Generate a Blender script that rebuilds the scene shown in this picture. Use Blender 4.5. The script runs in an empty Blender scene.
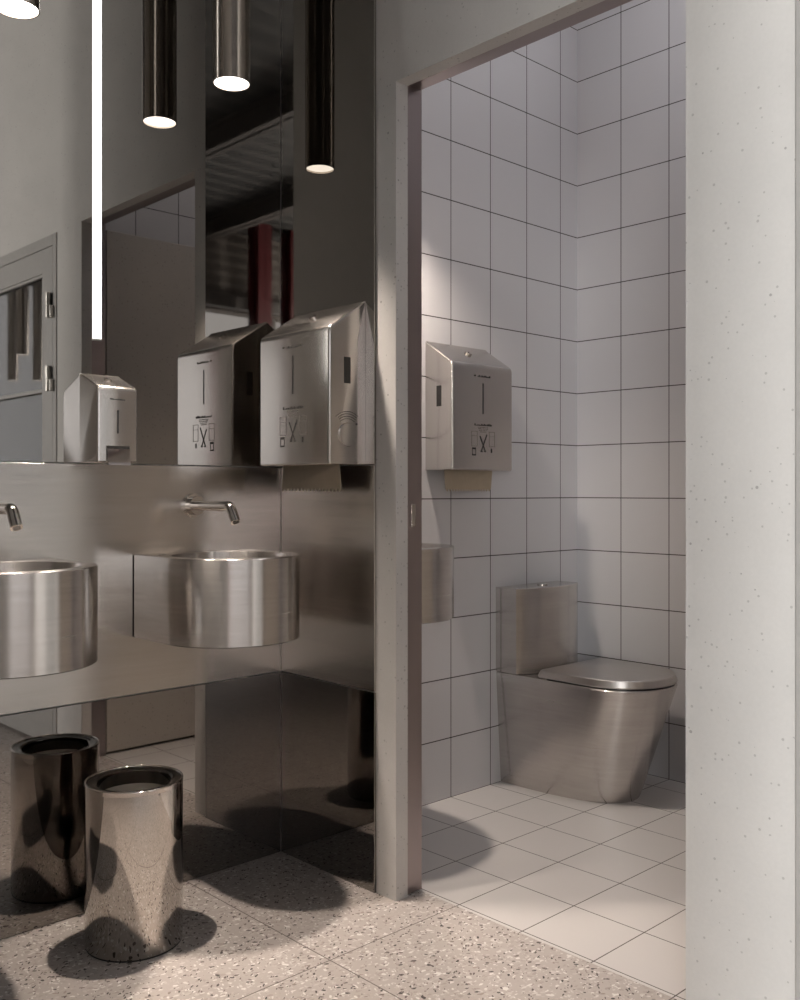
import bpy, bmesh, math, random
from mathutils import Vector, Matrix
random.seed(4)
S = bpy.context.scene
COL = S.collection
PI = math.pi

# ------------------------------------------------------------------ camera, light, exposure
S.view_settings.view_transform = 'Standard'
S.view_settings.look = 'None'
S.view_settings.gamma = 1.0
S.view_settings.use_curve_mapping = False
S.view_settings.exposure = 0.0
S.cycles.max_bounces = 12
S.cycles.glossy_bounces = 8
S.cycles.diffuse_bounces = 4
S.cycles.caustics_reflective = False
S.cycles.caustics_refractive = False
S.cycles.sample_clamp_indirect = 6.0

cam = bpy.data.cameras.new('camera')
co = bpy.data.objects.new('camera', cam)
COL.objects.link(co)
co.location = (2.2436, -3.0762, 1.027)
co.rotation_euler = (PI / 2, 0, math.radians(136.4375 - 90))
cam.sensor_fit = 'HORIZONTAL'
cam.sensor_width = 36
cam.lens = 972.41 / 800 * 36
cam.shift_y = -9.35 / 800
cam.clip_start = 0.02
S.camera = co

w = bpy.data.worlds.new('sky')
S.world = w
w.use_nodes = True
w.node_tree.nodes['Background'].inputs[0].default_value = (0.97, 0.97, 1.0, 1)
w.node_tree.nodes['Background'].inputs[1].default_value = 1.9

WARM = (1.0, 0.86, 0.74)
SPOT_W = 138.0          # each pendant downlight over a basin
SPOT_ANGLE = 86.0
HALL_SPOT_W = 40.0
TOILET_SPOT_W = 78.0
TOILET_FILL_W = 5.2


def area(name, loc, rot, sx, sy, power, color=(1, 1, 1), portal=False):
    l = bpy.data.lights.new(name, 'AREA')
    l.shape = 'RECTANGLE'
    l.size = sx
    l.size_y = sy
    l.energy = power
    l.color = color
    if portal:
        l.cycles.is_portal = True
    o = bpy.data.objects.new(name, l)
    o.location = loc
    o.rotation_euler = rot
    COL.objects.link(o)
    return o


# sky portals at the hall windows, then two added fill lamps
area('daylight_portal', (4.9, -8.02, 1.75), (PI / 2, 0, 0), 4.6, 3.1, 1, portal=True)
area('daylight_portal', (7.22, -5.0, 2.0), (PI / 2, 0, PI / 2), 5.6, 2.0, 1, portal=True)
area('pillar_fill_light', (6.2, -7.98, 1.9), (PI / 2, 0, 0), 1.9, 2.6, 400, (1, .995, .975))  # added lamp inside the window, brightens the right pillar
area('pillar_fill_light', (4.98, -7.98, 1.9), (PI / 2, 0, 0), .42, 2.2, 250, (1, .995, .975))  # added narrow lamp, makes the pillar brighter towards its right edge
# unseen fill light added under the toilet room ceiling
area('toilet_fill_light', (0.75, -0.62, 3.18), (0, 0, 0), 0.6, 0.6, TOILET_FILL_W, (0.985, 0.97, 1.0))

# ------------------------------------------------------------------ helpers


def MB():
    return bmesh.new()


def box(bm, x0, x1, y0, y1, z0, z1, bev=0.0, seg=2):
    r = bmesh.ops.create_cube(bm, size=1)
    vs = r['verts']
    for v in vs:
        v.co = Vector((x0 + (v.co.x + .5) * (x1 - x0), y0 + (v.co.y + .5) * (y1 - y0), z0 + (v.co.z + .5) * (z1 - z0)))
    if bev > 0:
        es = {e for v in vs for e in v.link_edges}
        bmesh.ops.bevel(bm, geom=list(es), offset=bev, segments=seg, profile=.5, affect='EDGES')


def cyl(bm, a, b, r, r2=None, seg=32, caps=True):
    a = Vector(a)
    b = Vector(b)
    d = b - a
    m = Matrix.Translation((a + b) / 2) @ d.to_track_quat('Z', 'Y').to_matrix().to_4x4()
    bmesh.ops.create_cone(bm, cap_ends=caps, cap_tris=False, segments=seg, radius1=r,
                          radius2=r if r2 is None else r2, depth=d.length, matrix=m)


def lathe(bm, prof, seg=64, center=(0, 0), close=False):
    rings = []
    for (r, z) in prof:
        if r < 1e-6:
            rings.append([bm.verts.new((center[0], center[1], z))])
        else:
            rings.append([bm.verts.new((center[0] + r * math.cos(2 * PI * i / seg), center[1] + r * math.sin(2 * PI * i / seg), z)) for i in range(seg)])
    pairs = list(zip(rings, rings[1:]))
    if close:
        pairs.append((rings[-1], rings[0]))
    for A, B in pairs:
        for i in range(seg):
            j = (i + 1) % seg
            if len(A) == 1 and len(B) == 1:
                continue
            if len(A) == 1:
                bm.faces.new((A[0], B[j], B[i]))
            elif len(B) == 1:
                bm.faces.new((A[i], A[j], B[0]))
            else:
                bm.faces.new((A[i], A[j], B[j], B[i]))


def loft(bm, sections, cap0=True, cap1=True):
    """sections: lists of 3D points of equal length, closed loops"""
    R = [[bm.verts.new(p) for p in s] for s in sections]
    n = len(R[0])
    for A, B in zip(R, R[1:]):
        for i in range(n):
            j = (i + 1) % n
            bm.faces.new((A[i], A[j], B[j], B[i]))
    if cap0:
        bm.faces.new(list(reversed(R[0])))
    if cap1:
        bm.faces.new(R[-1])
    return R


def tube(bm, pts, r, seg=20):
    pts = [Vector(p) for p in pts]
    rings = []
    up = Vector((0, 1, 0))
    for i, p in enumerate(pts):
        d = (pts[min(i + 1, len(pts) - 1)] - pts[max(i - 1, 0)]).normalized()
        s = d.cross(up).normalized()
        u = s.cross(d)
        rings.append([p + (s * math.cos(2 * PI * k / seg) + u * math.sin(2 * PI * k / seg)) * r for k in range(seg)])
    loft(bm, rings)


def finish(o, bm, mat, smooth):
    bmesh.ops.recalc_face_normals(bm, faces=bm.faces[:])
    bm.to_mesh(o.data)
    bm.free()
    if mat:
        o.data.materials.append(mat)
    if smooth is not None:
        for p in o.data.polygons:
            p.use_smooth = True
        o.data.set_sharp_from_angle(angle=math.radians(smooth))


def obj(name, bm, mat, parent=None, smooth=35, loc=None):
    me = bpy.data.meshes.new(name)
    o = bpy.data.objects.new(name, me)
    finish(o, bm, mat, smooth)
    COL.objects.link(o)
    if parent:
        o.parent = parent
    if loc:
        o.location = loc
    return o


def tag(o, label, cat, group=None):
    o['label'] = label
    o['category'] = cat
    if group:
        o['group'] = group
    return o


def thing(name, label, cat, loc=(0, 0, 0), group=None):
    o = bpy.data.objects.new(name, None)
    o.empty_display_size = .05
    o.location = loc
    COL.objects.link(o)
    return tag(o, label, cat, group)


def struct(name, bm, mat, parent=None, smooth=None):
    o = obj(name, bm, mat, parent, smooth)
    if not parent:
        o['kind'] = 'structure'
    return o


def dup(root, loc, label, rotz=None, group=None):
    r = root.copy()
    COL.objects.link(r)
    r.location = loc
    if rotz is not None:
        r.rotation_euler = (0, 0, rotz)
    r['label'] = label
    if group:
        r['group'] = group
    for ch in list(root.children):
        c = ch.copy()
        COL.objects.link(c)
        c.parent = r
        for g in list(ch.children):
            d = g.copy()
            COL.objects.link(d)
            d.parent = c
    return r


# ------------------------------------------------------------------ materials
class NT:
    def __init__(s, name):
        s.m = bpy.data.materials.new(name)
        s.m.use_nodes = True
        s.t = s.m.node_tree
        s.b = s.t.nodes['Principled BSDF']

    def n(s, typ, **kw):
        nd = s.t.nodes.new(typ)
        for k, v in kw.items():
            setattr(nd, k, v)
        return nd

    def l(s, a, b):
        s.t.links.new(a, b)

    def val(s, sock, v):
        if hasattr(v, 'links') or hasattr(v, 'is_linked'):
            s.l(v, sock)
        else:
            sock.default_value = v

    def math(s, op, a, b=0.0, c=None):
        nd = s.n('ShaderNodeMath', operation=op)
        s.val(nd.inputs[0], a)
        s.val(nd.inputs[1], b)
        if c is not None:
            s.val(nd.inputs[2], c)
        return nd.outputs[0]

    def mix(s, f, a, b, blend='MIX'):
        nd = s.n('ShaderNodeMix', data_type='RGBA', blend_type=blend)
        s.val(nd.inputs[0], f)
        s.val(nd.inputs[6], a)
        s.val(nd.inputs[7], b)
        return nd.outputs[2]

    def pos(s, scale=(1, 1, 1), loc=(0, 0, 0), obj=False):
        if obj:
            src = s.n('ShaderNodeTexCoord').outputs['Object']
        else:
            src = s.n('ShaderNodeNewGeometry').outputs['Position']
        mp = s.n('ShaderNodeMapping')
        s.l(src, mp.inputs[0])
        mp.inputs['Scale'].default_value = scale
        mp.inputs['Location'].default_value = loc
        return mp.outputs[0]

    def noise(s, vec, scale, detail=2.0, rough=.5):
        nd = s.n('ShaderNodeTexNoise')
        s.l(vec, nd.inputs['Vector'])
        nd.inputs['Scale'].default_value = scale
        nd.inputs['Detail'].default_value = detail
        nd.inputs['Roughness'].default_value = rough
        return nd.outputs[0]

    def vor(s, vec, scale, feature='F1', rnd=1.0):
        nd = s.n('ShaderNodeTexVoronoi', feature=feature)
        s.l(vec, nd.inputs['Vector'])
        nd.inputs['Scale'].default_value = scale
        nd.inputs['Randomness'].default_value = rnd
        return nd

    def ramp(s, f, stops):
        nd = s.n('ShaderNodeValToRGB')
        s.l(f, nd.inputs[0])
        el = nd.color_ramp.elements
        while len(el) > 1:
            el.remove(el[-1])
        for i, (p, c) in enumerate(stops):
            e = el[0] if i == 0 else el.new(p)
            e.position = p
            e.color = (*c, 1) if len(c) == 3 else c
        return nd.outputs[0]

    def bump(s, h, strength=.1, dist=.002):
        nd = s.n('ShaderNodeBump')
        nd.inputs['Strength'].default_value = strength
        nd.inputs['Distance'].default_value = dist
        s.l(h, nd.inputs['Height'])
        s.l(nd.outputs[0], s.b.inputs['Normal'])


def plain(name, col, rough=.5, metal=0.0, emit=None, estr=0.0):
    t = NT(name)
    n = t.noise(t.pos(obj=True), 60, 3)
    c = t.mix(n, (*[x * .93 for x in col], 1), (*[min(1, x * 1.07) for x in col], 1))
    t.l(c, t.b.inputs['Base Color'])
    t.b.inputs['Roughness'].default_value = rough
    t.b.inputs['Metallic'].default_value = metal
    if emit:
        t.b.inputs['Emission Color'].default_value = (*emit, 1)
        t.b.inputs['Emission Strength'].default_value = estr
    return t.m


def concrete(name, col, rough=.75, pit=.45):
    t = NT(name)
    p = t.pos()
    big = t.noise(p, 3.5, 5, .6)
    fine = t.noise(p, 140, 3, .6)
    base = t.mix(big, (*[c * .88 for c in col], 1), (*[min(1, c * 1.1) for c in col], 1))
    base = t.mix(t.math('MULTIPLY', fine, .35), base, (*[c * .78 for c in col], 1))
    v = t.vor(p, 38)
    dist = t.n('ShaderNodeSeparateColor')
    t.l(v.outputs['Color'], dist.inputs[0])
    thr = t.math('MULTIPLY', t.math('POWER', dist.outputs[0], 3.5), .125)
    pitm = t.math('LESS_THAN', v.outputs['Distance'], thr)
    v2 = t.vor(t.pos(loc=(3.3, 1.7, .4)), 90)
    d2 = t.n('ShaderNodeSeparateColor')
    t.l(v2.outputs['Color'], d2.inputs[0])
    pit2 = t.math('LESS_THAN', v2.outputs['Distance'], t.math('MULTIPLY', t.math('POWER', d2.outputs[1], 1.6), .30))
    pits = t.math('MAXIMUM', t.math('MULTIPLY', pitm, .75), t.math('MULTIPLY', pit2, .5))
    base = t.mix(pits, base, (*[c * pit for c in col], 1))
    t.l(base, t.b.inputs['Base Color'])
    t.b.inputs['Roughness'].default_value = rough
    t.bump(t.math('SUBTRACT', fine, pits), .15, .002)
    return t.m


def gridline(t, comp, off, pitch, half):
    """1 on joint lines of pitch, offset off, for a scalar coordinate socket"""
    f = t.math('FRACT', t.math('DIVIDE', t.math('SUBTRACT', comp, off), pitch))
    d = t.math('MULTIPLY', t.math('MINIMUM', f, t.math('SUBTRACT', 1.0, f)), pitch)
    return t.math('LESS_THAN', d, half)


def tiles(name, axes, col, grout, half=.0017, rough=.3):
    t = NT(name)
    g = t.n('ShaderNodeNewGeometry')
    sp = t.n('ShaderNodeSeparateXYZ')
    t.l(g.outputs['Position'], sp.inputs[0])
    m = None
    for ax, off in axes:
        k = gridline(t, sp.outputs[ax], off, .2, half)
        m = k if m is None else t.math('MAXIMUM', m, k)
    n = t.noise(t.pos(), 2.2, 3)
    base = t.mix(n, (*[c * .97 for c in col], 1), (*[min(1, c * 1.03) for c in col], 1))
    c = t.mix(m, base, (*grout, 1))
    t.l(c, t.b.inputs['Base Color'])
    t.l(t.math('ADD', t.math('MULTIPLY', m, .5), rough), t.b.inputs['Roughness'])
    t.bump(t.math('SUBTRACT', 1.0, m), .25, .001)
    return t.m


def terrazzo():
    t = NT('terrazzo')
    g = t.n('ShaderNodeNewGeometry')
    sp = t.n('ShaderNodeSeparateXYZ')
    t.l(g.outputs['Position'], sp.inputs[0])
    p0 = t.pos()
    wob = t.n('ShaderNodeTexNoise')
    t.l(p0, wob.inputs['Vector'])
    wob.inputs['Scale'].default_value = 55
    vm = t.n('ShaderNodeVectorMath', operation='MULTIPLY_ADD')
    t.l(wob.outputs['Color'], vm.inputs[0])
    vm.inputs[1].default_value = (.012, .012, .012)
    t.l(p0, vm.inputs[2])
    p = vm.outputs[0]
    n = t.noise(p0, 9, 5, .6)
    base = t.mix(n, (.45, .40, .375, 1), (.55, .50, .47, 1))
    LIGHT = [(0, (.40, .345, .315)), (.25, (.47, .42, .39)), (.5, (.55, .50, .47)), (.72, (.64, .60, .57)), (.88, (.78, .75, .72))]
    DARK = [(0, (.03, .024, .021)), (.45, (.075, .055, .048)), (.75, (.17, .13, .115)), (.93, (.38, .32, .29))]
    layers = [(84, .38, .15, LIGHT, (1, 1.9, 1), .3), (64, .37, .20, LIGHT, (1, 2.1, 1), 1.7), (46, .36, .45, LIGHT, (1, 1.7, 1), 2.6),
              (80, .33, .80, DARK, (1, 2.2, 1), .9), (64, .33, .80, DARK, (1, 2.0, 1), 2.2), (50, .28, .86, DARK, (1, 1.7, 1), 0)]
    for i, (sc, thr, sel, stops, st, rot) in enumerate(layers):
        mr = t.n('ShaderNodeMapping')
        t.l(p, mr.inputs[0])
        mr.inputs['Rotation'].default_value = (0, 0, rot)
        mp = t.n('ShaderNodeMapping')
        t.l(mr.outputs[0], mp.inputs[0])
        mp.inputs['Location'].default_value = (i * 1.37, i * .73, .02)
        mp.inputs['Scale'].default_value = st
        v = t.vor(mp.outputs[0], sc)
        sc_ = t.n('ShaderNodeSeparateColor')
        t.l(v.outputs['Color'], sc_.inputs[0])
        size = t.math('MULTIPLY', t.math('ADD', t.math('MULTIPLY', sc_.outputs[1], .9), .45), thr)
        m = t.math('MULTIPLY', t.math('LESS_THAN', v.outputs['Distance'], size), t.math('GREATER_THAN', sc_.outputs[2], sel))
        base = t.mix(m, base, t.ramp(sc_.outputs[0], stops))
    j = t.math('MAXIMUM', gridline(t, sp.outputs[0], -.003, .6, .0016), gridline(t, sp.outputs[1], -1.7215, .6, .0016))
    base = t.mix(j, base, (.16, .13, .12, 1))
    t.l(base, t.b.inputs['Base Color'])
    t.b.inputs['Roughness'].default_value = .42
    return t.m


def brushed(name, col=(.60, .565, .535), rough=.25, aniso=.75, axis='Z', rot=.25, streak=(7, 7, 120), amp=.24, bumpk=.03, rv=.20):
    t = NT(name)
    s1 = t.noise(t.pos(streak, obj=True), 1.0, 4, .65)
    s2 = t.noise(t.pos(tuple(x * .22 for x in streak), obj=True), 1.0, 2, .5)
    s = t.math('ADD', t.math('MULTIPLY', s1, .6), t.math('MULTIPLY', s2, .4))
    c = t.mix(s, (*[x * (1 - amp) for x in col], 1), (*[min(1, x * (1 + amp)) for x in col], 1))
    t.l(c, t.b.inputs['Base Color'])
    t.b.inputs['Metallic'].default_value = 1
    t.l(t.math('ADD', t.math('MULTIPLY', s, rv), rough - rv / 2), t.b.inputs['Roughness'])
    t.b.inputs['Anisotropic'].default_value = aniso
    t.b.inputs['Anisotropic Rotation'].default_value = rot
    tg = t.n('ShaderNodeTangent', direction_type='RADIAL', axis=axis)
    t.l(tg.outputs[0], t.b.inputs['Tangent'])
    if bumpk:
        t.bump(s1, bumpk, .0006)
    return t.m


def metal(name, col, rough):
    t = NT(name)
    n = t.noise(t.pos((1, 1, 1), obj=True), 25, 3)
    t.l(t.mix(n, (*[x * .97 for x in col], 1), (*[min(1, x * 1.03) for x in col], 1)), t.b.inputs['Base Color'])
    t.b.inputs['Metallic'].default_value = 1
    t.l(t.math('ADD', t.math('MULTIPLY', n, .03), rough), t.b.inputs['Roughness'])
    return t.m


def slats(name, col_a, col_b, axis, pitch, rough=.6):
    t = NT(name)
    g = t.n('ShaderNodeNewGeometry')
    sp = t.n('ShaderNodeSeparateXYZ')
    t.l(g.outputs['Position'], sp.inputs[0])
    f = t.math('FRACT', t.math('DIVIDE', sp.outputs[axis], pitch))
    m = t.math('LESS_THAN', f, .38)
    t.l(t.mix(m, (*col_a, 1), (*col_b, 1)), t.b.inputs['Base Color'])
    t.b.inputs['Roughness'].default_value = rough
    return t.m


def glassy(name, col, rough, alpha_mix, spec=.5):
    t = NT(name)
    t.b.inputs['Base Color'].default_value = (*col, 1)
    t.b.inputs['Roughness'].default_value = rough
    t.b.inputs['Transmission Weight'].default_value = alpha_mix
    t.b.inputs['IOR'].default_value = 1.52
    return t.m


M_CONC = concrete('concrete_light', (.66, .645, .625))
M_CONC_DOOR = concrete('concrete_door_leaf', (.60, .56, .51))
M_TERR = terrazzo()
TILE = (.62, .61, .625)
GROUT = (.055, .045, .045)
M_TILE_X = tiles('tile_side_wall', [(1, -.107), (2, 0.0)], TILE, GROUT)
M_TILE_Y = tiles('tile_back_wall', [(0, -.003), (2, 0.0)], TILE, GROUT)
M_TILE_F = tiles('tile_floor', [(0, -.003), (1, -.107)], (.68, .65, .635), (.10, .082, .078), .0014, .38)
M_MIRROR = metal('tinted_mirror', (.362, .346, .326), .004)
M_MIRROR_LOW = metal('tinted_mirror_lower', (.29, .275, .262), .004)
M_PANEL = brushed('brushed_steel_panel', (.56, .53, .50), .21, .6, amp=.16, streak=(5, 5, 120), rv=.12)
M_STEEL = brushed('brushed_steel', (.60, .57, .545), .24, .75)
M_STEEL_D = brushed('brushed_steel_casing', (.66, .63, .60), .21, .35, amp=.012, streak=(2, 2, 90), bumpk=0, rv=.012)
M_STEEL_LID = brushed('brushed_steel_lid', (.60, .57, .545), .30, 0, streak=(8, 150, 8), bumpk=0, amp=.10, rv=.05)
M_PEND = brushed('brushed_steel_tube', (.46, .41, .365), .22, .55, amp=.08)
M_FRAME = brushed('brushed_door_frame', (.37, .32, .315), .33, .5, streak=(400, 400, 4), rot=0, amp=.06)
M_CHROME = metal('polished_chrome', (.62, .58, .54), .05)
M_BIN = metal('polished_steel', (.60, .565, .53), .02)
M_BLACK = plain('black_plastic', (.012, .011, .011), .35)
M_BLACKGLOSS = plain('black_gloss_liner', (.02, .018, .017), .12)
M_PRINT = plain('printed_ink', (.02, .018, .017), .7)
M_PRINT_L = plain('printed_ink_faint', (.16, .145, .135), .6)
M_PAPER = plain('kraft_paper', (.46, .385, .29), .9)
M_LAMP = plain('lamp_glow', (.9, .88, .85), .5, emit=(1, .95, .88), estr=7)
M_STRIP = plain('strip_glow', (.9, .9, .9), .5, emit=(1, .985, .96), estr=5)
M_GREY = plain('grey_door_paint', (.40, .39, .375), .45)
M_HINGE = metal('hinge_metal', (.55, .53, .50), .3)
M_DARK = plain('dark_gap', (.02, .018, .017), .7)
M_RED = plain('red_steel_paint', (.09, .014, .017), .4)
M_CEIL = slats('corrugated_ceiling', (.016, .016, .016), (.055, .054, .052), 0, .22)
M_SLATWALL = slats('slatted_hall_wall', (.10, .085, .075), (.17, .15, .135), 2, .12)
M_BEAM = plain('dark_beam_steel', (.07, .062, .058), .5)
M_WHITE = plain('white_ceiling', (.75, .74, .73), .8)
M_GLASS = glassy('door_glass', (.92, .93, .93), .0, 1.0)
M_HALLWALL = plain('hall_plaster', (.42, .40, .38), .8)

# ------------------------------------------------------------------ setting
YC = -1.4165      # face of the cladding on the doorway wall
YB = -1.31       # back of that wall
CEIL = 4.0
XJ0, XJ1 = .4755, 1.2785
HD = 2.050
D2X0, D2X1 = 1.4915, 2.46

bm = MB()
box(bm, -.12, 7.4, -8.4, -1.318, -.1, 0)
struct('floor', bm, M_TERR)
bm = MB()
box(bm, -.12, 1.60, -1.3178, .12, -.1, 0)
struct('floor_toilet', bm, M_TILE_F)

bm = MB()   # wall behind basins (hall side) and its tiled continuation in the toilet
box(bm, -.14, 0, -3.5, YB - .05, 0, CEIL)
struct('wall_left', bm, M_CONC)
bm = MB()
box(bm, -.14, 0, YB - .0499, .14, 0, 3.2)
struct('wall_left_tiled', bm, M_TILE_X)
bm = MB()
box(bm, 0, 1.42, 0, .14, 0, 3.2)
struct('wall_back_tiled', bm, M_TILE_Y)
bm = MB()
box(bm, 1.42, 1.56, YB, .14, 0, 3.2)
struct('wall_right_tiled', bm, M_TILE_X)


def wall_grid(xs, zs, holes, y0, y1):
    """wall slab with rectangular holes, as one clean mesh"""
    bm = MB()
    cells = set()
    for i in range(len(xs) - 1):
        for k in range(len(zs) - 1):
            cx, cz = (xs[i] + xs[i + 1]) / 2, (zs[k] + zs[k + 1]) / 2
            if not any(a < cx < b and c < cz < d for a, b, c, d in holes):
                cells.add((i, k))
    V = {}

    def v(i, k, y):
        key = (i, k, y)
        if key not in V:
            V[key] = bm.verts.new((xs[i], y, zs[k]))
        return V[key]
    for (i, k) in cells:
        bm.faces.new((v(i, k, y0), v(i + 1, k, y0), v(i + 1, k + 1, y0), v(i, k + 1, y0)))
        bm.faces.new((v(i, k, y1), v(i, k + 1, y1), v(i + 1, k + 1, y1), v(i + 1, k, y1)))
        for di, dk, a, b in ((-1, 0, (0, 0), (0, 1)), (1, 0, (1, 0), (1, 1)), (0, -1, (0, 0), (1, 0)), (0, 1, (0, 1), (1, 1))):
            if (i + di, k + dk) not in cells:
                bm.faces.new((v(i + a[0], k + a[1], y0), v(i + b[0], k + b[1], y0), v(i + b[0], k + b[1], y1), v(i + a[0], k + a[1], y1)))
    return bm


PT = .0075       # cladding thickness
YW = YC + PT     # concrete face behind the cladding
bm = wall_grid([0, XJ0, XJ1, D2X0, D2X1, 7.4], [0, HD, 2.05, CEIL],
               [(XJ0, XJ1, 0, HD), (D2X0, D2X1, 0, 2.05)], YW, -1.368)
bm2 = wall_grid([0, .438, 1.312, D2X0, D2X1, 7.4], [0, 2.05, 2.088, CEIL],
                [(.438, 1.312, 0, 2.088), (D2X0, D2X1, 0, 2.05)], -1.3679, YB)
tmp = bpy.data.meshes.new('tmp')
bm2.to_mesh(tmp)
bm2.free()
bm.from_mesh(tmp)
bpy.data.meshes.remove(tmp)
# recess the concrete where the cladding sits
struct('wall_front', bm, M_CONC)
wall_front = bpy.data.objects['wall_front']

bm = MB()
box(bm, 0, 2.42, -3.5, -3.3, 0, CEIL)
struct('wall_near', bm, M_CONC)
bm = MB()
box(bm, -.14, 7.4, -8.4, YB, CEIL, CEIL + .1)
struct('ceiling', bm, M_CEIL)
bm = MB()
box(bm, 0, 1.42, YB, 0, 3.2, 3.3)
struct('ceiling_toilet', bm, M_WHITE)

# hall behind the camera: far wall with clerestory, window wall
bm = wall_grid([-.0, 2.6, 7.2, 7.4], [0, .2, 3.3, CEIL], [(2.6, 7.2, .2, 3.3)], -8.2, -8.0)
struct('wall_hall_window_side', bm, M_HALLWALL)


def wall_grid_x(ys, zs, holes, x0, x1):
    b = wall_grid(ys, zs, holes, 0, x1 - x0)
    for v in b.verts:
        v.co = Vector((x0 + v.co.y, v.co.x, v.co.z))
    return b


bm = wall_grid_x([-8.2, -7.8, -2.2, -1.3], [0, 1.0, 3.08, CEIL], [(-7.8, -2.2, 1.0, 3.08)], 7.2, 7.4)
struct('wall_hall_far', bm, M_SLATWALL)
for n, (x0, x1, z0, z1, axis) in enumerate([(2.6, 7.2, .2, 3.3, 'x'), (-7.8, -2.2, 1.0, 3.08, 'y')]):
    wn = bpy.data.objects.new('window_%d' % (n + 1), None)
    COL.objects.link(wn)
    wn['kind'] = 'structure'
    k = 5
    for i in range(k + 1):
        c = x0 + (x1 - x0) * i / k
        b = MB()
        if axis == 'x':
            box(b, c - .03, c + .03, -8.12, -8.04, z0, z1, .004)
        else:
            box(b, 7.24, 7.30, c - .03, c + .03, z0, z1, .004)
        obj('mullion', b, M_BEAM, wn, None)
for (y, z) in ((-4.15, 3.8), (-5.6, 3.8), (-2.7, 3.8)):
    b = MB()
    box(b, 2.6, 7.19, y - .012, y + .012, z, z + .2)
    box(b, 2.6, 7.19, y - .07, y + .07, z, z + .02)
    box(b, 2.6, 7.19, y - .07, y + .07, z + .18, CEIL)
    tb = struct('trim_%d' % random.randint(10, 99), b, M_BEAM)
b = MB()
box(b, 7.06, 7.19, -7.9, -1.5, 3.10, 3.24, .006)
struct('trim_1', b, M_BEAM)

# ------------------------------------------------------------------ cladding: mirrors and steel panels
ZS, ZM = .513, 1.093
GAP = .0012


def panel(name, side, z0, z1, mat, label, cat, bev=.0008):
    b = MB()
    if side == 'A':
        box(b, .0005, PT, -3.295, YC - GAP * .3, z0, z1, bev, 1)
    else:
        box(b, PT + .0006, .4035, YC, YW - .0003, z0, z1, bev, 1)
    return tag(obj(name, b, mat, None, 30), label, cat)


YCL = YC
panel('wall_mirror', 'A', ZM + GAP, CEIL - .02, M_MIRROR, 'tall smoked mirror above the steel band, behind both basins', 'mirror')
panel('wall_mirror', 'B', ZM + GAP, CEIL - .02, M_MIRROR, 'narrow tall smoked mirror behind the paper towel dispenser beside the doorway', 'mirror')
panel('steel_splashback', 'A', ZS + GAP, ZM - GAP, M_PANEL, 'wide brushed steel band behind the two basins and taps', 'splashback')
panel('steel_splashback', 'B', ZS + GAP, ZM - GAP, M_PANEL, 'short brushed steel panel in the corner below the paper towel dispenser', 'splashback')
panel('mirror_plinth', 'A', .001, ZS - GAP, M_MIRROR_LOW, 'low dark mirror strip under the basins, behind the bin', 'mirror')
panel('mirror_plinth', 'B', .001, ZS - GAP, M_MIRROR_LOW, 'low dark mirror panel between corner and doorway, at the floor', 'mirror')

# ------------------------------------------------------------------ doorway with steel frame and open leaf
d1 = bpy.data.objects.new('door_1', None)
COL.objects.link(d1)
d1['kind'] = 'structure'
FY0, FY1 = -1.368, YB


def frame_piece():
    b = MB()
    # left post, right post, head as one bent-steel frame
    box(b, .4385, .4655, FY0, FY1 + .002, .001, 2.0875)
    box(b, 1.2845, 1.3115, FY0, FY1 + .002, .001, 2.0875)
    box(b, .4655, 1.2845, FY0, FY1 + .002, 2.0605, 2.0875)
    return b


obj('door_frame', frame_piece(), M_FRAME, d1, None)
b = MB()
box(b, .4653, .4668, -1.345, -1.331, .935, .992, .0006, 1)
obj('strike_plate', b, M_CHROME, d1)
b = MB()
box(b, 1.292, 1.332, -1.300, -.48, .010, 2.040, .002, 1)
leaf = obj('door_leaf', b, M_CONC_DOOR, d1, 30)

# ------------------------------------------------------------------ second door: grey metal with glazing
d2 = bpy.data.objects.new('door_2', None)
COL.objects.link(d2)
d2['kind'] = 'structure'
y0, y1 = YW - .004, YB
b = MB()
box(b, D2X0 + .0005, D2X0 + .034, y0, y1, 0, 2.048, .001, 1)
box(b, D2X1 - .034, D2X1 - .0005, y0, y1, 0, 2.048, .001, 1)
box(b, D2X0 + .034, D2X1 - .034, y0, y1, 2.004, 2.048, .001, 1)
obj('door_frame', b, M_GREY, d2, None)
lx0, lx1, lz0, lz1 = D2X0 + .037, D2X1 - .037, .012, 2.001
gx0, gx1, gz0, gz1 = 1.625, D2X1 - .135, .95, 1.905
b = wall_grid([lx0, gx0, gx1, lx1], [lz0, .22, gz0, gz1, lz1], [(gx0, gx1, gz0, gz1)], y0 + .001, y0 + .05)
obj('door_leaf', b, M_GREY, d2, None)
b = MB()
box(b, gx0, gx1, y0 + .02, y0 + .028, gz0, gz1)
obj('glass_pane', b, M_GLASS, d2, None)
b = MB()
for (a0, a1, c0, c1) in ((gx0, gx0 + .012, gz0, gz1), (gx1 - .012, gx1, gz0, gz1), (gx0 + .012, gx1 - .012, gz0, gz0 + .012), (gx0 + .012, gx1 - .012, gz1 - .012, gz1)):
    box(b, a0, a1, y0 + .006, y0 + .019, c0, c1, .001, 1)
obj('glazing_bead', b, M_GREY, d2, None)
b = MB()
box(b, gx0 + .001, gx1 - .001, y0 + .004, y0 + .018, 1.425, 1.440, .001, 1)
obj('glazing_bar', b, M_GREY, d2, None)
for z in (1.77, 1.478, .28):
    b = MB()
    cyl(b, (1.538, y0 - .012, z - .006), (1.538, y0 - .012, z + .045), .010, seg=20)
    cyl(b, (1.538, y0 - .012, z - .055), (1.538, y0 - .012, z - .008), .010, seg=20)
    box(b, 1.538, 1.566, y0 - .014, y0 - .001, z - .004, z + .045, .001, 1)
    box(b, 1.512, 1.538, y0 - .014, y0 - .001, z - .055, z - .008, .001, 1)
    obj('hinge', b, M_HINGE, d2, 40)
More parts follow.
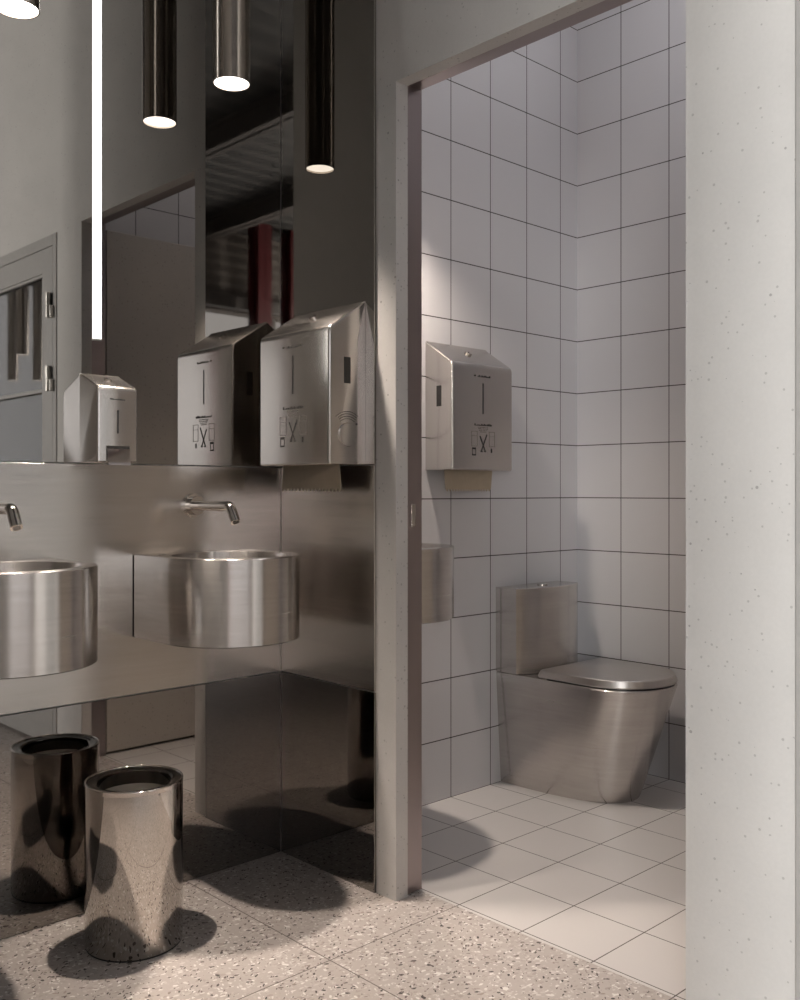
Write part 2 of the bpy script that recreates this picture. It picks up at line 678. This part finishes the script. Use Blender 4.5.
# room behind the glazed door, dim
bm = MB()
box(bm, 1.60, 3.2, -.12, 0, 0, 2.6)
struct('wall_back_store', bm, M_HALLWALL)
bm = MB()
box(bm, 1.6, 3.2, YB + .002, 0, 2.6, 2.7)
struct('ceiling_store', bm, M_HALLWALL)
bm = MB()
box(bm, 3.2, 3.3, YB, 0, 0, 2.7)
struct('wall_right_store', bm, M_HALLWALL)
bm = MB()
box(bm, 1.6001, 3.2, -1.3175, 0, -.1, 0)
struct('floor_store', bm, M_TERR)

# ------------------------------------------------------------------ wash basins


def ustrip(r, xc, xb, n=40):
    """outline of a basin: straight back at xb, semicircle of radius r round (xc,0)"""
    pts = [(xb, -r)]
    for i in range(n + 1):
        a = -PI / 2 + PI * i / n
        pts.append((xc + r * math.cos(a), r * math.sin(a)))
    pts.append((xb, r))
    return pts


def make_basin(label):
    t = thing('washbasin', label, 'washbasin', (PT, YS2, .6577), 'round fronted steel basins')
    H = .2083
    r, xc = .174, .172
    n = 64
    bm = MB()
    # inner bowl circle and outer U, matched point by point by angle from the bowl centre
    out, inn = [], []
    ci = (.170, 0)
    for i in range(n):
        a = 2 * PI * i / n + PI / n
        c, s = math.cos(a), math.sin(a)
        # outer: ray from centre against the U outline
        if c >= 0:
            k = r
            out.append((xc + r * c, r * s))
        else:
            tt = min((r / abs(s)) if abs(s) > 1e-6 else 9, ((xc - .0045) / abs(c)))
            out.append((xc + tt * c, tt * s))
        inn.append((ci[0] + .143 * c, .143 * s))
    # snap to the two back corners
    for sgn in (-1, 1):
        j = min(range(n), key=lambda q: (out[q][0] - .0045) ** 2 + (out[q][1] - sgn * r) ** 2)
        out[j] = (.0045, sgn * r)

    def ring(pts, z, sc=1, c=(0, 0)):
        return [(c[0] + (x - c[0]) * sc, c[1] + (y - c[1]) * sc, z) for x, y in pts]
    cc = (xc, 0)
    secs = [ring(out, 0.004, .985, (.0, 0)), ring(out, .0, .97, (.0, 0))]
    secs = [ring(out, 0, .988, (0, 0)), ring(out, .0025, 1, (0, 0)), ring(out, H - .002), [(x * .9945, y * .9945, H) for x, y in out],
            ring(inn, H, 1.008, ci), ring(inn, H - .003, 1.0, ci), ring(inn, H - .09, .93, ci), ring(inn, H - .125, .80, ci), ring(inn, H - .142, .5, ci), ring(inn, H - .147, .16, ci)]
    loft(bm, secs)
    obj('bowl', bm, M_STEEL, t, 40)
    bm = MB()
    box(bm, .0004, .0062, -r + .004, r - .004, .004, H - .004)
    obj('shadow_gap_plate', bm, M_DARK, t, None)  # dark plate put in as the shadow line between basin and wall
    bm = MB()
    lathe(bm, [(0, H - .1425), (.018, H - .1425), (.026, H - .144), (.028, H - .1475), (.0, H - .1475)], 32, ci)
    obj('drain', bm, M_CHROME, t, 40)
    bm = MB()
    cyl(bm, (.062, -.128, H - .0004), (.062, -.128, H + .0008), .010, seg=24)
    obj('overflow_hole', bm, M_BLACK, t, 40)
    return t


YS2, YS1, YS3 = -1.702, -2.250, -1.129
basin2 = make_basin('round fronted brushed steel basin on the steel wall nearest the corner')
basin1 = dup(basin2, (PT, YS1, .6577), 'round fronted brushed steel basin cut off by the left picture edge')
basin3 = dup(basin2, (.0005, YS3, .6577), 'brushed steel basin on the tiled wall, half hidden by the doorway post')

# ------------------------------------------------------------------ wall taps


def make_tap(label, y):
    t = thing('wall_tap', label, 'tap', (PT, y, .988), 'wall mounted chrome taps')
    bm = MB()
    cyl(bm, (0, 0, 0), (.009, 0, 0), .031, seg=40)
    cyl(bm, (.009, 0, 0), (.024, 0, 0), .0245, seg=40)
    obj('wall_flange', bm, M_CHROME, t, 40)
    bm = MB()
    pts = [(.010, 0, 0), (.08, 0, 0), (.160, 0, 0)]
    for k in range(1, 8):
        a = k / 7 * math.radians(58)
        pts.append((.160 + .02 * math.sin(a), 0, -.02 * (1 - math.cos(a))))
    e = pts[-1]
    d = (math.cos(math.radians(58)), 0, -math.sin(math.radians(58)))
    pts.append((e[0] + d[0] * .036, 0, e[2] + d[2] * .036))
    tube(bm, pts, .0128, 24)
    sp = obj('spout', bm, M_CHROME, t, 40)
    p = pts[-1]
    bm = MB()
    cyl(bm, (p[0] - d[0] * .004, 0, p[2] - d[2] * .004), (p[0] + d[0] * .0012, 0, p[2] + d[2] * .0012), .0085, seg=24)
    obj('aerator', bm, M_BLACK, sp, 40)
    return t


tap2 = make_tap('chrome angled tap on the steel wall above the basin nearest the corner', YS2)
tap1 = dup(tap2, (PT, YS1, .988), 'chrome tap tip above the basin at the left picture edge')

# ------------------------------------------------------------------ pendant downlights


def make_pendant(label, loc, top, group):
    L = top - loc[2]
    t = thing('pendant_light', label, 'pendant lamp', loc, group)
    bm = MB()
    R = .0466
    lathe(bm, [(R, L), (R, .0006), (R - .0006, 0), (.0442, 0), (.0436, .0006), (.0436, .03), (.0436, L)], 56)
    obj('tube', bm, M_PEND, t, 40)
    bm = MB()
    lathe(bm, [(0, .006), (.0433, .006), (.0433, .009), (0, .009)], 40)
    obj('diffuser', bm, M_LAMP, t, 40)
    return t


def spot(loc, power, ang):
    l = bpy.data.lights.new('downlight', 'SPOT')
    l.energy = power
    l.color = WARM
    l.spot_size = math.radians(ang)
    l.spot_blend = .85
    l.shadow_soft_size = .035
    o = bpy.data.objects.new('downlight', l)
    o.location = loc
    COL.objects.link(o)
    return o


ZP = 2.047
GP = 'slim tube pendants with glowing ends'
pend2 = make_pendant('slim steel tube pendant hanging above the basin nearest the corner', (.1845, -1.701, ZP), CEIL, GP)
pend1 = dup(pend2, (.191, -2.245, ZP), 'slim steel tube pendant at the top left picture corner')
spots = [(.1845, -1.701, SPOT_W), (.191, -2.245, SPOT_W)]
pend3 = make_pendant('slim tube pendant in the toilet room above its half hidden basin', (.18, YS3 + .02, ZP), 3.2, GP)
spots.append((.18, YS3 + .02, TOILET_SPOT_W))
HP = [(5.03, -2.69, 'nearer left tube pendant seen in the glazed door'), (4.90, -2.87, 'nearer right tube pendant seen in the glazed door'),
      (6.78, -3.32, 'farther left tube pendant seen in the glazed door'), (6.64, -3.50, 'farther right tube pendant seen in the glazed door')]
for x, y, lab in HP:
    dup(pend2, (x, y, ZP), lab, group=GP)
spots += [(5.0, -2.69, HALL_SPOT_W), (6.7, -3.35, HALL_SPOT_W)]
for x, y, pw in spots:
    spot((x, y, ZP + .003), pw, 126.0 if pw == TOILET_SPOT_W else SPOT_ANGLE)

# ------------------------------------------------------------------ linear wall light on the mirror
t = thing('linear_light', 'thin white vertical light bar on the mirror between the basins', 'light bar', (PT, -1.9735, 1.396))
bm = MB()
box(bm, .0003, .0007, -.0088, .0088, 0, 2.55)
obj('housing', bm, M_HINGE, t, None)
bm = MB()
box(bm, .0008, .0075, -.0088, .0088, .0025, 2.55, .001)
obj('diffuser', bm, M_STRIP, t)
bm = MB()
box(bm, .0003, .0077, -.009, .009, -.0015, .0023)
obj('end_cap', bm, M_HINGE, t, None)

# ------------------------------------------------------------------ dispensers


def casing(bm, W, D, H, Hf, rad=.010):
    """wall box, local: back at y=0, front at y=-D, x centred, sloping top; rounded front edges"""
    prof = [(0, 0), (-D, 0), (-D, Hf)]
    # profile in (y,z): rounded at front/top corner
    pts = [(-.0, .0), (-D + .004, 0), (-D, .004), (-D, Hf - .012)]
    d1 = Vector((0, 1))
    d2 = Vector((D, H - Hf)).normalized()
    p0 = Vector((-D, Hf)) - d1 * .012
    p2 = Vector((-D, Hf)) + d2 * .012
    pc = Vector((-D, Hf))
    for k in range(1, 7):
        s = k / 6
        q = p0 * (1 - s) ** 2 + pc * 2 * s * (1 - s) + p2 * s * s
        pts.append((q.x, q.y))
    pts += [(-.008, H - .008 * (H - Hf) / D), (-.003, H), (0, H)]
    ins = .0055
    # cross-sections across x, with a small rounding at both ends
    secs = []
    c = Vector((-D / 2, H / 2))
    for x, k in ((-W / 2, 1.0), (-W / 2 + .0007, .55), (-W / 2 + .0022, .22), (-W / 2 + .004, .06), (-W / 2 + .0058, 0), (W / 2 - .0058, 0), (W / 2 - .004, .06), (W / 2 - .0022, .22), (W / 2 - .0007, .55), (W / 2, 1.0)):
        row = []
        for (yy, zz) in pts:
            y2 = yy + (ins * k if yy < -.01 else 0)
            z2 = zz + (ins * k * .5 if zz < .002 else 0) - (ins * k if zz > Hf * .9 and yy < -.001 else 0)
            row.append((x, y2, z2))
        secs.append(row)
    loft(bm, secs)


def ink_rect(bm, x0, x1, z0, z1, y, th=.0007):
    box(bm, x0, x1, y - th, y + .0002, z0, z1)


def ink_line(bm, p, q, wdt, y, th=.0007):
    (x0, z0), (x1, z1) = p, q
    d = Vector((x1 - x0, z1 - z0))
    n = Vector((-d.y, d.x)).normalized() * wdt / 2
    v = [(x0 + n.x, z0 + n.y), (x1 + n.x, z1 + n.y), (x1 - n.x, z1 - n.y), (x0 - n.x, z0 - n.y)]
    A = [bm.verts.new((a, y - th, c)) for a, c in v]
    B = [bm.verts.new((a, y + .0002, c)) for a, c in v]
    bm.faces.new(A)
    bm.faces.new(B[::-1])
    for i in range(4):
        j = (i + 1) % 4
        bm.faces.new((A[i], B[i], B[j], A[j]))


def wordmark(bm, cx, cz, wd, h, y, n, seed):
    """row of tiny letter strokes too small to read"""
    rr = random.Random(seed)
    step = wd / n
    for i in range(n):
        x = cx - wd / 2 + i * step
        ink_rect(bm, x, x + step * rr.uniform(.55, .95), cz - h / 2, cz - h / 2 + h * rr.choice((.35, .6, .8, 1)), y)


def make_towel_dispenser(label, loc, rotz, side):
    W, D, H, Hf = .296, .12, .421, .344
    t = thing('towel_dispenser', label, 'towel dispenser', loc, 'steel paper towel dispensers')
    t.rotation_euler = (0, 0, rotz)
    bm = MB()
    casing(bm, W, D, H, Hf)
    obj('casing', bm, M_STEEL_D, t, 28)
    y = -D
    bm = MB()
    ink_rect(bm, -.0035, .0015, .185, .285, y)
    obj('sight_slot', bm, M_BLACK, t, None)
    bm = MB()
    ink_rect(bm, -.045, -.036, .306, .3105, y)
    wordmark(bm, .004, .308, .062, .0065, y, 10, 3)
    obj('wordmark', bm, M_PRINT, t, None)
    bm = MB()
    wordmark(bm, .0, .149, .085, .007, y, 13, 8)
    obj('heading_print', bm, M_PRINT, t, None)
    # pictogram: crossed hands between two towels
    bm = MB()
    for k, (wd, z) in enumerate(((.052, .141), (.046, .136), (.040, .131), (.032, .126))):
        wordmark(bm, 0, z, wd, .003, y, 12, 20 + k)
    for sx in (-1, 1):
        cx = sx * .043
        for (x0, x1, z0, z1) in ((cx - .014, cx + .014, .126, .1275), (cx - .014, cx + .014, .078, .0795), (cx - .014, cx - .0128, .078, .1275), (cx + .0128, cx + .014, .078, .1275), (cx - .014, cx + .014, .112, .1130)):
            ink_rect(bm, x0, x1, z0, z1, y)
    obj('instruction_print', bm, M_PRINT_L, t, None)
    bm = MB()
    ink_line(bm, (-.016, .112), (.010, .062), .0042, y)
    ink_line(bm, (.018, .118), (-.010, .062), .0042, y)
    ink_line(bm, (-.013, .062), (-.004, .062), .004, y)
    ink_line(bm, (.004, .062), (.013, .062), .004, y)
    ink_rect(bm, -.054, -.036, .068, .074, y)
    ink_rect(bm, -.054, -.036, .048, .052, y)
    for (x0, x1, z0, z1) in ((-.054, -.0525, .048, .074), (-.0375, -.036, .048, .074)):
        ink_rect(bm, x0, x1, z0, z1, y)
    ink_rect(bm, .038, .044, .058, .072, y)
    obj('pictogram', bm, M_PRINT, t, None)
    # lock on the sloping top
    sl = (H - Hf) / D
    nrm = Vector((0, -sl, 1)).normalized()
    px, py = .0, -.052
    pz = H + sl * py
    bm = MB()
    c = Vector((px, py, pz))
    cyl(bm, c - nrm * .003, c + nrm * .007, .0125, seg=24)
    lk = obj('lock', bm, M_CHROME, t, 40)
    bm = MB()
    box(bm, px - .0012, px + .0012, py - .005, py + .005, pz + .006, pz + .0078)
    obj('keyhole', bm, M_BLACK, lk, None)
    # side windows, dial on the side away from the wall
    for sx in (-1, 1):
        bm = MB()
        xx = sx * W / 2
        box(bm, xx - .0012, xx + .0012, -.072, -.050, .205, .272, .001, 1)
        obj('side_window', bm, M_BLACK, t, None)
    if side:
        xx = W / 2
        bm = MB()
        cyl(bm, (xx - .001, -.060, .075), (xx + .0035, -.060, .075), .029, seg=48)
        dl = obj('dial', bm, M_STEEL_D, t, 40)
        bm = MB()
        n = 48
        for (r0, r1, a0, a1) in ((.0288, .0302, -1.6, 1.7), (.040, .0412, .95, 2.2), (.046, .0475, .95, 2.2), (.052, .0535, .95, 2.2), (.058, .0595, .9, 2.3)):
            for i in range(n):
                if r0 > .03 and (i * 7919) % 5 == 0:
                    continue
                a, c = a0 + (a1 - a0) * i / n, a0 + (a1 - a0) * (i + .8) / n
                q = [(r0, a), (r1, a), (r1, c), (r0, c)]
                vs = [bm.verts.new((xx + .0008, -.060 + r * math.cos(u), .075 + r * math.sin(u))) for r, u in q]
                vb = [bm.verts.new((xx - .0002, v.co.y, v.co.z)) for v in vs]
                bm.faces.new(vs)
                for k in range(4):
                    bm.faces.new((vs[k], vb[k], vb[(k + 1) % 4], vs[(k + 1) % 4]))
        obj('dial_print', bm, M_PRINT, t, None)
        bm = MB()
        cyl(bm, (xx - .0002, -.030, .103), (xx + .0009, -.030, .103), .0026, seg=12)
        obj('dial_mark', bm, M_BLACK, t, None)
    return t


ZD = 1.0935
disp1 = make_towel_dispenser('tall steel paper towel dispenser with side dial on the smoked mirror beside the doorway', (.2215, YC - .0003, ZD), 0, True)
disp2 = make_towel_dispenser('steel paper towel dispenser on the white tiled wall inside the toilet room', (.0005, -.680, ZD), PI / 2, False)


def make_towel(label, loc, rotz, wd):
    bm = MB()
    top, bot, th = .0, -.060, .0025
    n = 17
    A = []
    pts = [(-wd / 2, top)]
    for i in range(n):
        x0 = -wd / 2 + wd * i / n
        pts.append((x0, bot))
        pts.append((x0 + wd / n * .5, bot - .010))
    pts += [(wd / 2, bot), (wd / 2, top)]

    def yy(x, z):
        return .006 * math.sin(x * 14) * (-z / .06) + .004
    F = [bm.verts.new((x, yy(x, z), z)) for x, z in pts]
    B = [bm.verts.new((x, yy(x, z) + th, z)) for x, z in pts]
    bm.faces.new(F)
    bm.faces.new(B[::-1])
    m = len(pts)
    for i in range(m):
        j = (i + 1) % m
        bm.faces.new((F[i], B[i], B[j], F[j]))
    o = obj('paper_towel', bm, M_PAPER, None, None, loc)
    o.rotation_euler = (0, 0, rotz)
    return tag(o, label, 'paper towel', 'kraft paper towels with toothed edges')


make_towel('brown toothed paper towel hanging from the dispenser beside the doorway', (.215, YC - .062, ZD + .001), 0, .235)
make_towel('brown toothed paper towel hanging from the dispenser on the tiled wall', (.063, -.682, ZD + .001), PI / 2, .235)

# soap dispenser
t = thing('soap_dispenser', 'small steel soap dispenser with sloping top on the mirror between the basins', 'soap dispenser', (PT, -1.966, ZD))
t.rotation_euler = (0, 0, PI / 2)
W, D, H, Hf = .104, .093, .217, .181
bm = MB()
casing(bm, W, D, H, Hf)
obj('casing', bm, M_STEEL_D, t, 28)
bm = MB()
ink_rect(bm, -.0018, .0018, .070, .125, -D)
obj('sight_slot', bm, M_BLACK, t, None)
bm = MB()
ink_rect(bm, -.020, -.013, .150, .1525, -D)
wordmark(bm, .003, .151, .032, .0035, -D, 9, 5)
obj('wordmark', bm, M_PRINT, t, None)
bm = MB()
box(bm, -.030, .030, -D - .0008, -D + .001, .004, .040)
obj('lever_recess', bm, M_DARK, t, None)
bm = MB()
loft(bm, [[(x, -D - .012, -.006), (x, -D + .001, -.006), (x, -D + .001, .033), (x, -D - .003, .033), (x, -D - .005, .012)] for x in (-.0285, .0285)])
obj('push_lever', bm, M_CHROME, t, 30)
bm = MB()
sl = (H - Hf) / D
nrm = Vector((0, -sl, 1)).normalized()
c = Vector((0, -.042, H - sl * .042))
cyl(bm, c - nrm * .003, c + nrm * .004, .009, seg=24)
obj('lock', bm, M_CHROME, t, 40)

# ------------------------------------------------------------------ waste bin
t = thing('waste_bin', 'polished steel cylindrical waste bin standing on the terrazzo by the mirror', 'waste bin', (.2155, -1.985, 0))
R, H = .1085, .371
bm = MB()
lathe(bm, [(0, .002), (R - .003, .002), (R, .006), (R, H - .012), (R - .001, H - .012), (R - .003, H - .012), (R - .003, .02), (0, .02)], 96)
obj('shell', bm, M_BIN, t, 40)
bm = MB()
prof = [(R + .0002, H - .0118), (R + .0010, H - .003)]
for k in range(7):
    a = k / 6 * PI
    prof.append((R - .0015 + .0025 * math.cos(a), H - .0025 + .0025 * math.sin(a)))
prof += [(R - .004, H - .0118)]
lathe(bm, prof, 96, close=True)
obj('lip', bm, M_CHROME, t, 50)
bm = MB()
prof = [(R - .0042, H - .0035), (R - .022, H - .0042), (R - .0262, H - .007), (R - .0275, H - .036), (R - .026, H - .036), (R - .0215, H - .0115), (R - .0042, H - .0115)]
lathe(bm, prof, 96, close=True)
obj('rim', bm, metal('rim_dark_reflection', (.13, .125, .12), .05), t, 50)  # dark base colour stands in for the dark reflection on the polished ring
bm = MB()
lathe(bm, [(0, .0), (R - .002, .0), (R - .002, .0018), (0, .0018)], 96)
obj('contact_shadow_ring', bm, M_BLACK, t, 50)  # black ring painted in as the dark contact shadow under the bin
bm = MB()
lathe(bm, [(R - .0278, H - .0365), (R - .031, H - .20), (R - .034, .045), (0, .04), (0, .037), (R - .031, .04), (R - .0285, H - .20), (R - .0262, H - .0366)], 64)
obj('liner', bm, metal('steel_liner', (.70, .68, .65), .34), t, 50)

# ------------------------------------------------------------------ toilet
t = thing('toilet', 'brushed steel toilet with cistern against the tiled corner', 'toilet', (.0008, -.2955, 0))


def outline(hw_back, xf, hw_list, n=28):
    pass


def rim_outline(r, xc, z, n=33):
    pts = []
    L = 10
    for i in range(L):
        pts.append((xc * i / L, -r, z))
    for i in range(n):
        a = -PI / 2 + PI * i / (n - 1)
        pts.append((xc + r * math.cos(a), r * math.sin(a), z))
    for i in range(L):
        pts.append((xc * (L - 1 - i) / L, r, z))
    return pts


def base_outline(z, n=33):
    """narrower base with a pointed round nose, same point count as rim_outline"""
    import bisect
    prof = [(0, .157), (.10, .156), (.20, .149), (.31, .130), (.375, .106), (.41, .082), (.432, .055), (.443, .027), (.447, 0)]
    L = [0]
    for p, q in zip(prof, prof[1:]):
        L.append(L[-1] + math.dist(p, q))

    def at(s):
        s = max(0, min(L[-1], s))
        i = min(len(prof) - 2, max(0, bisect.bisect_right(L, s) - 1))
        f = (s - L[i]) / (L[i + 1] - L[i])
        return (prof[i][0] + f * (prof[i + 1][0] - prof[i][0]), prof[i][1] + f * (prof[i + 1][1] - prof[i][1]))
    ref = rim_outline(.1815, .394, 0, n)
    half = len(ref) // 2 + 1
    l = [0]
    for p, q in zip(ref[:half], ref[1:half]):
        l.append(l[-1] + math.dist(p, q))
    pts = []
    for i in range(half):
        x, w_ = at(l[i] / l[-1] * L[-1])
        pts.append((x, -w_, z))
    rest = [(x, -y, z) for (x, y, z) in reversed(pts[:-1])]
    return pts + rest


def mixo(A, B, f):
    return [tuple(a + (b - a) * f for a, b in zip(p, q)) for p, q in zip(A, B)]


ZR = .3915
rb = rim_outline(.1815, .394, ZR)
bb = base_outline(0)
bm = MB()
secs = []
for k in range(13):
    f = k / 12
    q = mixo(bb, rb, f)
    secs.append([(x, y, f * (ZR - .004)) for x, y, z in q])
secs.insert(0, [(x * .992, y * .985, -.0) for x, y, z in bb])
secs[1] = [(x, y, .004) for x, y, z in bb]
secs.append([(x * .994, y * .985, ZR) for x, y, z in rb])
loft(bm, secs)
obj('bowl', bm, M_STEEL, t, 40)

# black filler painted in as the shadow gap on the rim, and the lid


def lid_outline(r, xb, xc, z, n=33):
    pts = [(xb, -r + .012, z), (xb + .012, -r, z)]
    for i in range(n):
        a = -PI / 2 + PI * i / (n - 1)
        pts.append((xc + r * math.cos(a), r * math.sin(a), z))
    pts += [(xb + .012, r, z), (xb, r - .012, z)]
    return pts


bm = MB()
loft(bm, [lid_outline(.172, .205, .394, ZR + .0003), lid_outline(.172, .205, .394, ZR + .006)])
obj('lid_shadow_gap', bm, M_BLACK, t, 40)
bm = MB()
loft(bm, [lid_outline(.1825, .180, .389, ZR + .006), lid_outline(.1855, .178, .389, ZR + .010), lid_outline(.180, .187, .389, ZR + .0285), lid_outline(.1765, .191, .389, ZR + .031)])
obj('lid', bm, M_STEEL_LID, t, 30)


def tank_outline(d0, bow, ins, z, n=24):
    y0, y1 = -.1835 + ins, .170 - ins
    pts = [(0, y0, z)]
    for i in range(n + 1):
        q = -1 + 2 * i / n
        pts.append((d0 - ins + bow * (1 - q * q), (y0 + y1) / 2 + (y1 - y0) / 2 * q, z))
    pts.append((0, y1, z))
    return pts


bm = MB()
T = ZR + .0015
loft(bm, [tank_outline(.0925, .050, .001, T), tank_outline(.0925, .050, 0, T + .001), tank_outline(.0925, .050, 0, .6870), tank_outline(.0925, .050, .0015, .6885)])
tk = obj('cistern', bm, M_STEEL, t, 30)
bm = MB()
lathe(bm, [(0, .6885), (.019, .6885), (.019, .6915), (.0165, .694), (0, .6942)], 40, (.066, -.006))
obj('flush_button', bm, M_CHROME, t, 40)

# ------------------------------------------------------------------ hall columns
cb = MB()
box(cb, -.10, .10, -.008, .008, 0, CEIL - .003)
box(cb, -.10, -.084, -.09, .09, 0, CEIL - .003)
box(cb, .084, .10, -.09, .09, 0, CEIL - .003)
c1 = tag(obj('steel_column', cb, M_RED, None, None, (6.75, -6.13, .0)), 'left red steel column in the hall seen in the corner mirror', 'column', 'red steel columns')
c2 = c1.copy()
COL.objects.link(c2)
c2.location = (6.75, -6.58, 0)
c2['label'] = 'right red steel column in the hall seen in the corner mirror'
c3 = c1.copy()
COL.objects.link(c3)
c3.location = (2.9, -5.6, 0)  # column added out of view to bring red into the steel reflections
c3['label'] = 'red steel column added in the unseen part of the hall for red reflections in the basins'
